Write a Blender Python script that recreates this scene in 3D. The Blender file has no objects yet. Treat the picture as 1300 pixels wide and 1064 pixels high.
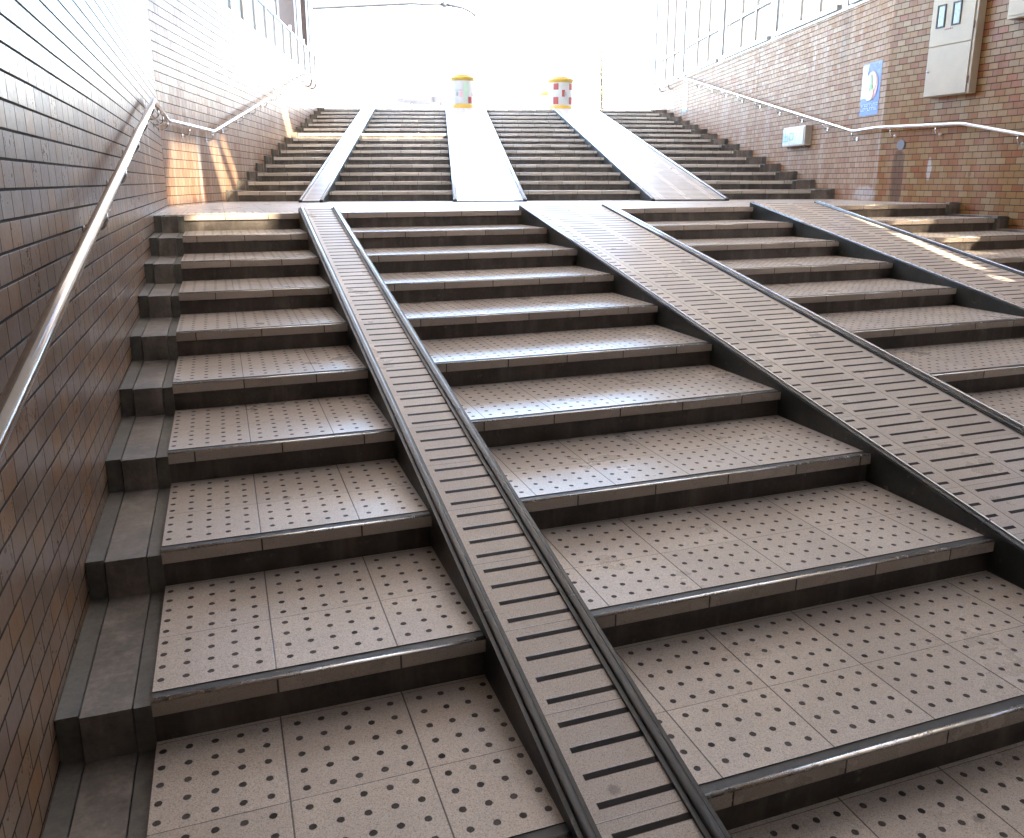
import bpy, bmesh, math, random
from mathutils import Vector, Matrix
random.seed(7)
S = bpy.context.scene
COL = S.collection
# ------------------------------------------------------------------ camera
cd = bpy.data.cameras.new("camera"); cam = bpy.data.objects.new("camera", cd); COL.objects.link(cam)
cam.location = (0.80412, -6.70449, 0.24565)
cam.rotation_euler = (1.32585, 0.00194, -0.33908)
cd.sensor_width = 36; cd.lens = 1032.808 / 1300 * 36
cd.shift_y = -44.5 / 1300
cd.clip_start = 0.02; cd.clip_end = 800
S.camera = cam
# ------------------------------------------------------------------ light
EXPO = 4.67
SUNV = Vector((0.692, -1.316, 1.0)).normalized()      # towards the sun
w = bpy.data.worlds.new("World"); S.world = w; w.use_nodes = True
nt = w.node_tree; bg = nt.nodes["Background"]; sk = nt.nodes.new("ShaderNodeTexSky")
sk.sky_type = 'NISHITA'; sk.sun_disc = False
sk.sun_elevation = math.asin(SUNV.z); sk.sun_rotation = math.atan2(SUNV.x, SUNV.y)
sk.dust_density = 2.0; sk.ozone_density = 1.0; sk.air_density = 1.0
nt.links.new(sk.outputs[0], bg.inputs[0]); bg.inputs[1].default_value = 0.15
sd = bpy.data.lights.new("sun", 'SUN'); sd.energy = 2.0; sd.angle = math.radians(0.9); sd.color = (1, .84, .62)
sun = bpy.data.objects.new("sun", sd); COL.objects.link(sun)
sun.rotation_euler = SUNV.to_track_quat('Z', 'Y').to_euler(); sun.location = (4, -20, 20)
S.view_settings.view_transform = 'Standard'; S.view_settings.look = 'None'
S.view_settings.exposure = EXPO; S.view_settings.gamma = 1; S.view_settings.use_curve_mapping = False
S.cycles.max_bounces = 10; S.cycles.diffuse_bounces = 6; S.cycles.glossy_bounces = 5
S.cycles.transmission_bounces = 6; S.cycles.transparent_max_bounces = 8
S.cycles.sample_clamp_indirect = 0.35
S.cycles.use_light_tree = False
# ------------------------------------------------------------------ frames
PHI = -0.25339; UY = 4.41615; C_, S_ = math.cos(PHI), math.sin(PHI)
H = 0.12136; D = 0.6; H2 = 0.11932; D2 = 0.60484
NL, NU = 13, 15
TOP = NU * H2
XLW, XRW = 0.340, 8.192
ULW, URW = 0.928, 8.728
SILL = 2.36
ROOF = 5.0
def low(x, y, z): return Vector((x, y, z))
def up(x, s, z): return Vector((C_ * x - S_ * s, UY + S_ * x + C_ * s, z))
SL = (C_ * ULW - XLW) / S_      # s of the left corner
SR = (C_ * URW - XRW) / S_      # s of the right corner
M1 = H / D; M2 = H2 / D2
BACKY = -NL * D - 3.0
# ------------------------------------------------------------------ node helpers
class G:
    def __init__(s, name):
        s.m = bpy.data.materials.new(name); s.m.use_nodes = True; s.t = s.m.node_tree; s.n = s.t.nodes
        s.b = s.n["Principled BSDF"]
    def N(s, typ, **k):
        n = s.n.new(typ)
        for a, v in k.items():
            if a.startswith('i_'):
                n.inputs[a[2:].replace('_', ' ')].default_value = v
            else: setattr(n, a, v)
        return n
    def L(s, a, b): s.t.links.new(a, b)
    def _in(s, n, i, v):
        if isinstance(v, (int, float)): n.inputs[i].default_value = v
        elif isinstance(v, (tuple, list)): n.inputs[i].default_value = v
        else: s.L(v, n.inputs[i])
    def M(s, op, a, b=0, c=0, clamp=False):
        n = s.n.new("ShaderNodeMath"); n.operation = op; n.use_clamp = clamp
        s._in(n, 0, a); s._in(n, 1, b); s._in(n, 2, c); return n.outputs[0]
    def noise(s, vec, scale, detail=4, rough=.6, off=None):
        n = s.N("ShaderNodeTexNoise"); n.inputs["Scale"].default_value = scale; n.inputs["Detail"].default_value = detail
        n.inputs["Roughness"].default_value = rough
        if vec is not None: s.L(vec, n.inputs["Vector"])
        return n.outputs[0]
    def mapr(s, v, a, b, c=0., d=1.):
        n = s.n.new("ShaderNodeMapRange"); s._in(n, 0, v)
        for i, q in enumerate((a, b, c, d)): n.inputs[i + 1].default_value = q
        return n.outputs[0]
    def mix(s, f, a, b, typ='MIX'):
        n = s.n.new("ShaderNodeMix"); n.data_type = 'RGBA'; n.blend_type = typ
        s._in(n, 0, f)
        for i, v in ((6, a), (7, b)):
            if isinstance(v, (tuple, list)): n.inputs[i].default_value = (*v[:3], 1)
            else: s.L(v, n.inputs[i])
        return n.outputs[2]
    def ramp(s, v, stops, mode='LINEAR'):
        n = s.n.new("ShaderNodeValToRGB"); n.color_ramp.interpolation = mode; e = n.color_ramp.elements
        while len(e) < len(stops): e.new(.5)
        for el, (p, c) in zip(e, stops): el.position = p; el.color = (*c, 1)
        s.L(v, n.inputs[0]); return n.outputs[0]
    def pos(s): return s.n.new("ShaderNodeNewGeometry").outputs["Position"]
    def uv(s):
        n = s.n.new("ShaderNodeUVMap"); n.uv_map = "UVMap"
        sep = s.n.new("ShaderNodeSeparateXYZ"); s.L(n.outputs[0], sep.inputs[0]); return sep.outputs[0], sep.outputs[1], n.outputs[0]
    def comb(s, a, b, c=0):
        n = s.n.new("ShaderNodeCombineXYZ"); s._in(n, 0, a); s._in(n, 1, b); s._in(n, 2, c); return n.outputs[0]
    def scale(s, vec, v):
        n = s.n.new("ShaderNodeVectorMath"); n.operation = 'MULTIPLY'; s.L(vec, n.inputs[0]); n.inputs[1].default_value = v; return n.outputs[0]
    def white(s, vec):
        n = s.n.new("ShaderNodeTexWhiteNoise"); n.noise_dimensions = '3D'; s.L(vec, n.inputs[0]); return n
    def out(s, col=None, rough=None, metal=None, bump=None, bstr=.5, bdist=.002, spec=None, coat=None):
        P = s.b.inputs
        for nm, v in (("Base Color", col), ("Roughness", rough), ("Metallic", metal), ("Specular IOR Level", spec), ("Coat Weight", coat)):
            if v is None: continue
            if isinstance(v, (tuple, list)): P[nm].default_value = (*v[:3], 1)
            elif isinstance(v, (int, float)): P[nm].default_value = v
            else: s.L(v, P[nm])
        if bump is not None:
            n = s.n.new("ShaderNodeBump"); n.inputs["Strength"].default_value = bstr; n.inputs["Distance"].default_value = bdist
            s.L(bump, n.inputs["Height"]); s.L(n.outputs[0], P["Normal"])
        return s.m
MAT = {}
def plain(name, col, rough=.5, metal=0., var=.12, nscale=9, bump=0.):
    if name in MAT: return MAT[name]
    g = G(name); p = g.pos(); n = g.noise(p, nscale, 5, .65)
    c1 = tuple(c * (1 - var) for c in col); c2 = tuple(min(1, c * (1 + var)) for c in col)
    c = g.ramp(n, [(.3, c1), (.7, c2)])
    r = g.mapr(n, .3, .7, rough * .85, min(1, rough * 1.15))
    b = g.noise(p, 160, 3) if bump else None
    MAT[name] = g.out(c, r, metal, b, bump, .002); return MAT[name]

def mat_wall(name, pal, seed, PH, stain=0., grime=.0, marks=None, rough=.17, umm=None, spec=.5, bloom=.3):
    g = G(name); u, v, uvv = g.uv()
    PW = .1135
    row = g.M('FLOOR', g.M('DIVIDE', g.M('SUBTRACT', v, .019 if PH > .066 else 0), PH))
    uo = g.M('ADD', g.M('DIVIDE', u, PW), g.M('MULTIPLY', g.M('MODULO', g.M('ABSOLUTE', row), 2), .5))
    cl = g.M('FLOOR', uo)
    fu = g.M('FRACT', uo); fv = g.M('FRACT', g.M('DIVIDE', g.M('SUBTRACT', v, .019 if PH > .066 else 0), PH))
    # uneven joint lines, drawn from noise
    jn = g.M('MULTIPLY', g.M('SUBTRACT', g.noise(g.pos(), 55, 2), .5), .02)
    du = g.M('SUBTRACT', .5, g.M('ABSOLUTE', g.M('SUBTRACT', g.M('ADD', fu, jn), .5)))
    dv = g.M('SUBTRACT', .5, g.M('ABSOLUTE', g.M('SUBTRACT', g.M('ADD', fv, jn), .5)))
    du = g.M('MULTIPLY', du, PW); dv = g.M('MULTIPLY', dv, PH)
    # joints: vertical ones hairline, horizontal ones wider
    jm = g.M('MINIMUM', g.mapr(du, .0016, .0028), g.mapr(dv, .0026, .0042))
    wn = g.white(g.comb(row, cl, seed)); wv = wn.outputs["Value"]; wc = wn.outputs["Color"]
    col = g.ramp(wv, pal, 'CONSTANT')
    p = g.pos()
    inner = g.noise(g.scale(p, (1, 1, 1)), 45, 4, .7)
    col = g.mix(g.mapr(inner, .35, .75, 0, .28), col, (.14, .08, .05))
    big = g.noise(g.scale(p, (1, 1, .25)), 2.2, 4, .6)
    col = g.mix(g.mapr(big, .45, .75, 0, bloom), col, (.48, .38, .31))           # pale lime bloom running down
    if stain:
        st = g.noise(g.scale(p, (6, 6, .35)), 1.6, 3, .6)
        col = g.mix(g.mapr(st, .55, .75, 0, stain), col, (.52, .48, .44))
    if grime:
        col = g.mix(g.mapr(g.noise(p, 1.1, 4), .45, .7, 0, grime), col, (.05, .035, .03))
    mort = g.mix(g.noise(p, 20), (.025, .02, .018), (.06, .05, .045))
    if marks:
        for (kind, u0, v0, su, sv, c, a) in marks:
            a1 = g.M('DIVIDE', g.M('SUBTRACT', u, u0), su); a2 = g.M('DIVIDE', g.M('SUBTRACT', v, v0), sv)
            if kind == 'e': d = g.M('ADD', g.M('MULTIPLY', a1, a1), g.M('MULTIPLY', a2, a2))
            else: d = g.M('ADD', g.M('POWER', g.M('ABSOLUTE', a1), 3), g.M('POWER', g.M('ABSOLUTE', a2), 8))
            d = g.M('ADD', d, g.M('MULTIPLY', g.M('SUBTRACT', g.noise(p, 14), .5), 1.3))
            col = g.mix(g.mapr(d, .6, 1.25, a, 0), col, c)
    for u0 in (umm or ()):
        e = g.mapr(g.M('ABSOLUTE', g.M('SUBTRACT', u, u0)), .003, .005); jm = g.M('MINIMUM', jm, e)
    full = g.mix(jm, mort, col)
    sepc = g.N("ShaderNodeSeparateColor"); g.L(wc, sepc.inputs[0])
    tilt = g.M('ADD', g.M('MULTIPLY', g.M('SUBTRACT', sepc.outputs[0], .5), g.M('MULTIPLY', fu, .22)), g.M('MULTIPLY', g.M('SUBTRACT', sepc.outputs[1], .5), g.M('MULTIPLY', fv, .14)))
    hgt = g.M('ADD', g.M('MULTIPLY', jm, 1.2), tilt)
    hgt = g.M('ADD', hgt, g.M('MULTIPLY', g.noise(p, 70, 3, .6), .35))
    rr = g.M('MULTIPLY', g.M('ADD', g.mapr(sepc.outputs[2], 0, 1, rough * .92, rough * 1.2), g.mapr(inner, .3, .7, 0, .1)), 1)
    r = g.M('ADD', g.M('MULTIPLY', jm, rr), g.M('MULTIPLY', g.M('SUBTRACT', 1, jm), .85))
    return g.out(full, r, 0, hgt, .7, .0016, g.mapr(jm, 0, 1, .03, spec))

def dotgrid(g, u, v, pu, pv, r, ou=.5, ov=.5):
    a = g.M('SUBTRACT', g.M('FRACT', g.M('ADD', g.M('DIVIDE', u, pu), 0)), ou); b = g.M('SUBTRACT', g.M('FRACT', g.M('DIVIDE', v, pv)), ov)
    a = g.M('MULTIPLY', a, pu); b = g.M('MULTIPLY', b, pv)
    return g.M('SQRT', g.M('ADD', g.M('MULTIPLY', a, a), g.M('MULTIPLY', b, b)))

def granite(g, p, warm=0.):
    sp = g.noise(p, 330, 2, .7); sp2 = g.noise(p, 150, 3, .7)
    c = g.ramp(sp, [(.30, (.22, .175, .15)), (.42, (.53, .465, .405)), (.56, (.63, .565, .50)), (.70, (.74, .69, .625))])
    c = g.mix(g.mapr(sp2, .58, .68, 0, .35), c, (.34, .24, .20))
    dirt = g.noise(p, 3.2, 5, .65)
    c = g.mix(g.mapr(dirt, .45, .75, 0, .22), c, (.18, .15, .135))
    vo = g.N("ShaderNodeTexVoronoi"); vo.inputs["Scale"].default_value = 2.6; g.L(p, vo.inputs["Vector"])
    gd = g.M('ADD', vo.outputs["Distance"], g.M('MULTIPLY', g.noise(p, 35, 3), .05))
    c = g.mix(g.mapr(gd, .055, .075, .55, 0), c, (.07, .06, .055))
    d2 = g.noise(g.scale(p, (1, 1, 1)), .8, 3)
    c = g.mix(g.mapr(d2, .4, .7, 0, .25), c, (.40, .35, .31))
    return c, dirt, sp

def mat_tread(name, mode='tread', seed=3.):
    """u: metres across, v: metres back from the nosing"""
    g = G(name); u, v, uvv = g.uv(); p = g.pos()
    TU, TV = .3155, .302
    c, dirt, sp = granite(g, p)
    tu = g.M('FLOOR', g.M('DIVIDE', u, TU)); tv = g.M('FLOOR', g.M('DIVIDE', v, TV))
    wn = g.white(g.comb(tu, tv, g.M('FLOOR', g.M('MULTIPLY', g.N("ShaderNodeObjectInfo").outputs["Random"], 97))))
    c = g.mix(g.mapr(wn.outputs["Value"], 0, 1, 0, .26), c, (.30, .25, .22))
    fu = g.M('SUBTRACT', .5, g.M('ABSOLUTE', g.M('SUBTRACT', g.M('FRACT', g.M('DIVIDE', u, TU)), .5)))
    fv = g.M('SUBTRACT', .5, g.M('ABSOLUTE', g.M('SUBTRACT', g.M('FRACT', g.M('DIVIDE', v, TV)), .5)))
    wob = g.M('MULTIPLY', g.M('SUBTRACT', g.noise(p, 60, 2), .5), .0012)
    ju = g.mapr(g.M('ADD', g.M('MULTIPLY', fu, TU), wob), .0012, .0026); jv = g.mapr(g.M('ADD', g.M('MULTIPLY', fv, TV), wob), .0004, .0014)
    jm = g.M('MINIMUM', ju, jv)
    if mode == 'ramp':
        # grooves run across; pitch 73.5 mm; ends 34 mm off the joints
        PV = TV / 4
        b = g.M('MULTIPLY', g.M('ABSOLUTE', g.M('SUBTRACT', g.M('FRACT', g.M('DIVIDE', v, PV)), .5)), PV)
        en = g.M('SUBTRACT', g.M('MULTIPLY', fu, TU), .030)
        q = g.M('MAXIMUM', g.M('SUBTRACT', b, .0085), g.M('MULTIPLY', en, -1))
        dm = g.mapr(g.M('ADD', q, wob), -.0010, .0008)
    else:
        au = g.M('MULTIPLY', g.M('SUBTRACT', g.M('FRACT', g.M('DIVIDE', u, TU)), .5), TU)
        au = g.M('SUBTRACT', au, g.M('MULTIPLY', g.M('ROUND', g.M('DIVIDE', au, .0595)), .0595))
        av = g.M('SUBTRACT', g.M('MULTIPLY', fv, TV), .031)
        av = g.M('SUBTRACT', av, g.M('MULTIPLY', g.M('MAXIMUM', g.M('ROUND', g.M('DIVIDE', av, .060)), 0), .060))
        dd = g.M('SQRT', g.M('ADD', g.M('MULTIPLY', au, au), g.M('MULTIPLY', av, av)))
        dd = g.M('ADD', dd, g.M('MULTIPLY', g.M('SUBTRACT', g.noise(p, 120, 2), .5), .004))
        dm = g.M('MAXIMUM', g.mapr(dd, .0080, .0094), g.mapr(v, .588, .590))
        wear = g.noise(p, 9, 3)
    dark = (.016, .015, .016)
    mk = g.mapr(dm, 0, 1, .96, 0)
    if mode != 'ramp': mk = g.M('MULTIPLY', mk, g.mapr(wear, .3, .62, 1.0, .85))
    col = g.mix(mk, c, dark)
    col = g.mix(g.mapr(jm, 0, 1, .85, 0), col, (.03, .024, .022))
    h = g.M('ADD', g.M('MULTIPLY', dm, .8 if mode == 'ramp' else .25), g.M('MULTIPLY', jm, .6))
    h = g.M('ADD', h, g.M('MULTIPLY', sp, .12)); h = g.M('ADD', h, g.M('MULTIPLY', g.noise(p, 18, 2), .15))
    r = g.mapr(dirt, .35, .7, .27, .32)
    r = g.M('ADD', r, g.M('MULTIPLY', g.M('SUBTRACT', 1, dm), .15))
    return g.out(col, r, 0, h, .5, .0020, g.mapr(dm, 0, 1, .05, .40))

def mat_concrete(name, c0, c1, rough=.6, gloss=0, streak=.5):
    g = G(name); p = g.pos()
    n = g.noise(p, 5, 6, .7); n2 = g.noise(p, 60, 4, .7); n3 = g.noise(g.scale(p, (5, 5, .8)), 2.5, 4, .65)
    c = g.ramp(n, [(.32, c0), (.68, c1)])
    c = g.mix(g.mapr(n2, .4, .7, 0, .35), c, tuple(x * .45 for x in c0))
    c = g.mix(g.mapr(n3, .5, .75, 0, streak), c, tuple(min(1, x * 1.9) for x in c1))
    c = g.mix(g.mapr(g.noise(p, 17, 5, .75), .62, .72, 0, .4), c, (.30, .28, .25))
    return g.out(c, g.mapr(n, .3, .7, rough * .8, min(1, rough * 1.25)), 0, g.M('ADD', n2, g.M('MULTIPLY', n, .8)), .45, .003)

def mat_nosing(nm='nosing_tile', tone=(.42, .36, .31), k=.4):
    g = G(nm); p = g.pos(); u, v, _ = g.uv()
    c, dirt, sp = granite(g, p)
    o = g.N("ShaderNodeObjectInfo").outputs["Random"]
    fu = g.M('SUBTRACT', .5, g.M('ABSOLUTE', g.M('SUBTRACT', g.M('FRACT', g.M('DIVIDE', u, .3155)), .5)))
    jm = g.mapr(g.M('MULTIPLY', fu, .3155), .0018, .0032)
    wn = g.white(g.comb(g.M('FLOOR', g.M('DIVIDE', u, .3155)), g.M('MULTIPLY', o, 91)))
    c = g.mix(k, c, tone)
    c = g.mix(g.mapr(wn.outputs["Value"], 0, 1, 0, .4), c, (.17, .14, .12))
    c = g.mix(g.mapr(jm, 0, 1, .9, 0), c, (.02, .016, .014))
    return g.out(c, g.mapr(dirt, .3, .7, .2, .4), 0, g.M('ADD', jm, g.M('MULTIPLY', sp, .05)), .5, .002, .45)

PAL_OR = [(0, (.29, .135, .045)), (.20, (.32, .185, .07)), (.42, (.33, .215, .10)), (.62, (.28, .115, .04)), (.72, (.36, .26, .14)), (.86, (.32, .12, .05)), (.92, (.30, .18, .07))]
PAL_TAN = [(0, (.36, .205, .12)), (.17, (.39, .25, .155)), (.38, (.34, .205, .12)), (.58, (.40, .275, .175)), (.74, (.33, .165, .09)), (.86, (.38, .24, .145))]
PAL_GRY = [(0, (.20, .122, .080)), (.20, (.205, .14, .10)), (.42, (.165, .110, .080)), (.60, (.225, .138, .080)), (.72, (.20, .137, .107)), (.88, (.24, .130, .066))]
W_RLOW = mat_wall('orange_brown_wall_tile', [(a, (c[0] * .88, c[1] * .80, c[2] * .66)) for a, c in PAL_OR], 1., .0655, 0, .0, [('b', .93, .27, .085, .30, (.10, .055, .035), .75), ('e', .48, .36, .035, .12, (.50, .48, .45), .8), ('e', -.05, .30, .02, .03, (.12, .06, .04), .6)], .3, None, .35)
W_RUP = mat_wall('tan_pink_wall_tile', [(a, (c[0] * .85, c[1] * .78, c[2] * .68)) for a, c in PAL_TAN], 2., .0655, .3, 0, [('b', .1, 2.0, .12, .35, (.20, .13, .09), .5), ('e', -.75, .09, .25, .09, (.55, .52, .50), .45)], .45, [3.0, -1.13], .2)
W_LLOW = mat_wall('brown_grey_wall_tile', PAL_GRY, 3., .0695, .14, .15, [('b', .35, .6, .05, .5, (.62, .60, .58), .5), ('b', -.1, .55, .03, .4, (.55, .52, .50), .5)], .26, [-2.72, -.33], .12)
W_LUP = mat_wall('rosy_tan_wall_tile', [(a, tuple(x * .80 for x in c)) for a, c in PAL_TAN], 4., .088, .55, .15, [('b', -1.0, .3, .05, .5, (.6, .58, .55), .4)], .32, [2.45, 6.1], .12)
T_TREAD = mat_tread('dotted_step_tile'); T_RAMP = mat_tread('grooved_ramp_tile', 'ramp')
NOSE = mat_nosing(); NOSEU = mat_nosing('lit_nosing_tile', (.66, .65, .60), .85)  # lighter copy: brighter light on the upper flights put into the colour
def mat_edge():
    g = G('worn_polished_edge'); p = g.pos(); n = g.noise(p, 26, 5, .75); n2 = g.noise(p, 4, 3)
    c = g.ramp(n, [(.30, (.20, .17, .15)), (.46, (.66, .62, .57)), (.8, (.74, .70, .65))]); c = g.mix(g.mapr(n2, .5, .7, 0, .5), c, (.25, .22, .19))
    return g.out(c, g.mapr(n, .3, .6, .34, .16), .75, n, .2, .001)
EDGE = mat_edge()
STRIP = plain('dark_antislip_strip', (.045, .046, .048), .55, 0, .3, 40, .3)
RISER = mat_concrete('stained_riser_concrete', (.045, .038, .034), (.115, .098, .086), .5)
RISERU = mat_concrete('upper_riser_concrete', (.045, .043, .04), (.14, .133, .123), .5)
BLOCK = mat_concrete('worn_edge_block_concrete', (.09, .08, .072), (.29, .26, .23), .5, streak=.35)
BLOCKG = mat_concrete('grey_green_mortar', (.085, .083, .075), (.19, .185, .165), .6, streak=.2)
CURB = mat_concrete('dark_green_grey_curb', (.026, .028, .025), (.055, .058, .05), .42, streak=.12)
STEEL = plain('dull_curb_metal', (.045, .048, .05), .2, .3, .12, 5)
STEELB = plain('bright_curb_metal', (.42, .43, .45), .22, .8, .15, 14)
CHROME = plain('stainless_steel', (.74, .73, .72), .13, 1., .06, 6)
ALU = plain('window_aluminium', (.42, .41, .40), .35, .3, .08)
WHITEP = plain('white_paint', (.78, .78, .76), .45, 0, .05)
CONC = mat_concrete('pale_concrete', (.28, .26, .24), (.42, .40, .37), .75, streak=.2)
CEIL = None
ASPH = mat_concrete('pavement', (.30, .30, .29), (.45, .44, .43), .8, streak=.2)
BROWNC = plain('brown_column_cladding', (.115, .08, .062), .5, 0, .12)
BEIGE = plain('beige_cabinet_enamel', (.50, .44, .34), .42, 0, .07, 5)
DARKG = plain('dark_gasket', (.05, .045, .04), .5)
RUST = plain('rust', (.16, .08, .05), .8, 0, .4, 60)
YEL = plain('yellow_plastic', (.58, .37, .06), .45)
WHT = plain('white_plastic', (.50, .50, .48), .35, 0, .08, 12)
RED = plain('red_sheet', (.36, .06, .05), .45, 0, .05)
GRN = plain('green_sheet', (.16, .42, .22), .5, 0, .1)
PALEG = plain('pale_green_sheet', (.42, .58, .44), .5, 0, .1)
BLUE = plain('blue_sheet', (.10, .19, .50), .5, 0, .12, 30)
PINKY = plain('pink_print', (.62, .35, .36), .5, 0, .1)
GREYP = plain('grey_print', (.30, .29, .30), .5)
CREAM = plain('cream_print', (.70, .64, .42), .5, 0, .08)
LBLUE = plain('pale_blue_print', (.55, .66, .80), .5, 0, .1)
TEAL = plain('teal_print', (.10, .48, .40), .5)
CYAN = plain('cyan_cloth', (.35, .72, .74), .7, 0, .08)
GREYR = plain('grey_roof_sheet', (.022, .024, .03), .6, 0, .1)
BLDG = plain('white_render', (.80, .80, .78), .8, 0, .03)
BARK = plain('bark', (.035, .03, .025), .9, 0, .3, 30)
LEAF = plain('sparse_leaf', (.075, .08, .04), .7, 0, .35, 12)
def mat_frost(name, col=(.85, .88, .90), tr=.75):
    g = G(name); g.b.inputs["Base Color"].default_value = (*col, 1); g.b.inputs["Roughness"].default_value = .28
    t = g.N("ShaderNodeBsdfTranslucent"); t.inputs[0].default_value = (*col, 1)
    nz = g.noise(g.scale(g.pos(), (1, 1, .3)), 3, 4); m = g.N("ShaderNodeMixShader")
    g.L(g.mapr(nz, .3, .7, tr * .85, min(1, tr * 1.1)), m.inputs[0])
    g.L(g.b.outputs[0], m.inputs[1]); g.L(t.outputs[0], m.inputs[2]); g.L(m.outputs[0], g.n["Material Output"].inputs[0]); return g.m
FROST = mat_frost('frosted_glass', (.34, .345, .35), .6)
def mat_clear():
    g = G('clear_glass'); t = g.N("ShaderNodeBsdfTransparent"); t.inputs[0].default_value = (.86, .9, .88, 1)
    g.b.inputs["Base Color"].default_value = (.5, .5, .5, 1); g.b.inputs["Roughness"].default_value = .08
    fr = g.N("ShaderNodeFresnel"); m = g.N("ShaderNodeMixShader"); g.L(g.M('ADD', fr.outputs[0], .12), m.inputs[0])
    g.L(t.outputs[0], m.inputs[1]); g.L(g.b.outputs[0], m.inputs[2]); g.L(m.outputs[0], g.n["Material Output"].inputs[0]); return g.m
CLEAR = mat_clear()
def mat_ceil():
    # unseen roof: translucency added for fill light, weaker over the lower half
    g = G('roof_fill_sheet'); sp = g.N("ShaderNodeSeparateXYZ"); g.L(g.pos(), sp.inputs[0])
    k = g.M('GREATER_THAN', sp.outputs[1], -3.4); t = g.N("ShaderNodeBsdfTranslucent"); t.inputs[0].default_value = (.86, .81, .76, 1)
    g.L(g.mix(k, (.62, .60, .57), (.80, .78, .75)), g.b.inputs["Base Color"]); g.b.inputs["Roughness"].default_value = .6
    m = g.N("ShaderNodeMixShader"); g.L(g.M('MULTIPLY', g.M('ADD', .30, g.M('MULTIPLY', k, .70)), g.mapr(g.noise(g.pos(), 2), .3, .7, .22, .29)), m.inputs[0])
    g.L(g.b.outputs[0], m.inputs[1]); g.L(t.outputs[0], m.inputs[2]); g.L(m.outputs[0], g.n["Material Output"].inputs[0]); return g.m
CEIL = mat_ceil()
DGLASS = plain('meter_window_glass', (.16, .17, .16), .12, 0, .3, 25)

# ------------------------------------------------------------------ mesh helpers
class MB:
    def __init__(s): s.v = []; s.f = []; s.mi = []; s.uv = []; s.sm = []
    def poly(s, pts, uvs=None, mi=0, smooth=False):
        b = len(s.v); s.v += [Vector(p) for p in pts]; s.f.append(list(range(b, b + len(pts))))
        s.mi.append(mi); s.sm.append(smooth)
        if uvs is None:
            q = [Vector(p) for p in pts]; n = (q[1] - q[0]).cross(q[2] - q[0])
            ax = max(range(3), key=lambda i: abs(n[i]))
            uvs = [(p.y, p.z) if ax == 0 else ((p.x, p.z) if ax == 1 else (p.x, p.y)) for p in q]
        s.uv.append([tuple(t) for t in uvs])
    def box(s, x0, x1, y0, y1, z0, z1, fr=low, mi=0, skip=''):
        c = lambda x, y, z: fr(x, y, z)
        F = {'-x': [(x0, y1, z0), (x0, y0, z0), (x0, y0, z1), (x0, y1, z1)], '+x': [(x1, y0, z0), (x1, y1, z0), (x1, y1, z1), (x1, y0, z1)],
             '-y': [(x0, y0, z0), (x1, y0, z0), (x1, y0, z1), (x0, y0, z1)], '+y': [(x1, y1, z0), (x0, y1, z0), (x0, y1, z1), (x1, y1, z1)],
             '-z': [(x0, y1, z0), (x1, y1, z0), (x1, y0, z0), (x0, y0, z0)], '+z': [(x0, y0, z1), (x1, y0, z1), (x1, y1, z1), (x0, y1, z1)]}
        for k, pts in F.items():
            if k in skip: continue
            uv = [(p[1], p[2]) for p in pts] if 'x' in k else ([(p[0], p[2]) for p in pts] if 'y' in k else [(p[0], p[1]) for p in pts])
            s.poly([c(*p) for p in pts], uv, mi)
    def tube(s, pts, r, n=12, mi=0, caps=True):
        pts = [Vector(p) for p in pts]; rings = []
        for i, p in enumerate(pts):
            if i == 0: t = (pts[1] - p).normalized()
            elif i == len(pts) - 1: t = (p - pts[-2]).normalized()
            else: t = ((p - pts[i - 1]).normalized() + (pts[i + 1] - p).normalized()).normalized()
            a = Vector((0, 0, 1)) if abs(t.z) < .9 else Vector((1, 0, 0))
            if i and prev is not None: a = prev
            x = (a - t * a.dot(t)).normalized(); prev = x; y = t.cross(x)
            rr = r[i] if isinstance(r, (list, tuple)) else r
            rings.append([p + (x * math.cos(k * 2 * math.pi / n) + y * math.sin(k * 2 * math.pi / n)) * rr for k in range(n)])
        for a, b in zip(rings, rings[1:]):
            for k in range(n): s.poly([a[k], a[(k + 1) % n], b[(k + 1) % n], b[k]], None, mi, True)
        if caps: s.poly(rings[0][::-1], None, mi); s.poly(rings[-1], None, mi)
    def lathe(s, prof, n=40, c=(0, 0, 0), mi=0):
        c = Vector(c); R = [[c + Vector((r * math.cos(k * 2 * math.pi / n), r * math.sin(k * 2 * math.pi / n), z)) for k in range(n)] for r, z in prof]
        for a, b in zip(R, R[1:]):
            for k in range(n): s.poly([a[k], a[(k + 1) % n], b[(k + 1) % n], b[k]], None, mi, True)
    def build(s, name, mats, parent=None, bevel=0, smooth_merge=True):
        org = Vector(parent.get('_w', (0, 0, 0))) if parent is not None else Vector((0, 0, 0))
        if parent is None: org = Vector((0, 0, 0))
        if not isinstance(mats, (list, tuple)): mats = [mats]
        me = bpy.data.meshes.new(name); me.from_pydata([tuple(v - org) for v in s.v], [], s.f)
        for m in mats: me.materials.append(m)
        uvl = me.uv_layers.new(name="UVMap")
        for poly, mi, sm, uv in zip(me.polygons, s.mi, s.sm, s.uv):
            poly.material_index = mi; poly.use_smooth = sm
            for li, t in zip(poly.loop_indices, uv): uvl.data[li].uv = t
        bm = bmesh.new(); bm.from_mesh(me); bmesh.ops.remove_doubles(bm, verts=bm.verts, dist=1e-5)
        bmesh.ops.recalc_face_normals(bm, faces=bm.faces); bm.to_mesh(me); bm.free()
        o = bpy.data.objects.new(name, me); COL.objects.link(o)
        if parent is not None:
            o.parent = parent; o['_w'] = tuple(org)
        else: o['_w'] = (0, 0, 0)
        if bevel:
            b = o.modifiers.new("bevel", 'BEVEL'); b.width = bevel; b.segments = 2; b.limit_method = 'ANGLE'; b.angle_limit = math.radians(50)
        return o
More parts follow.
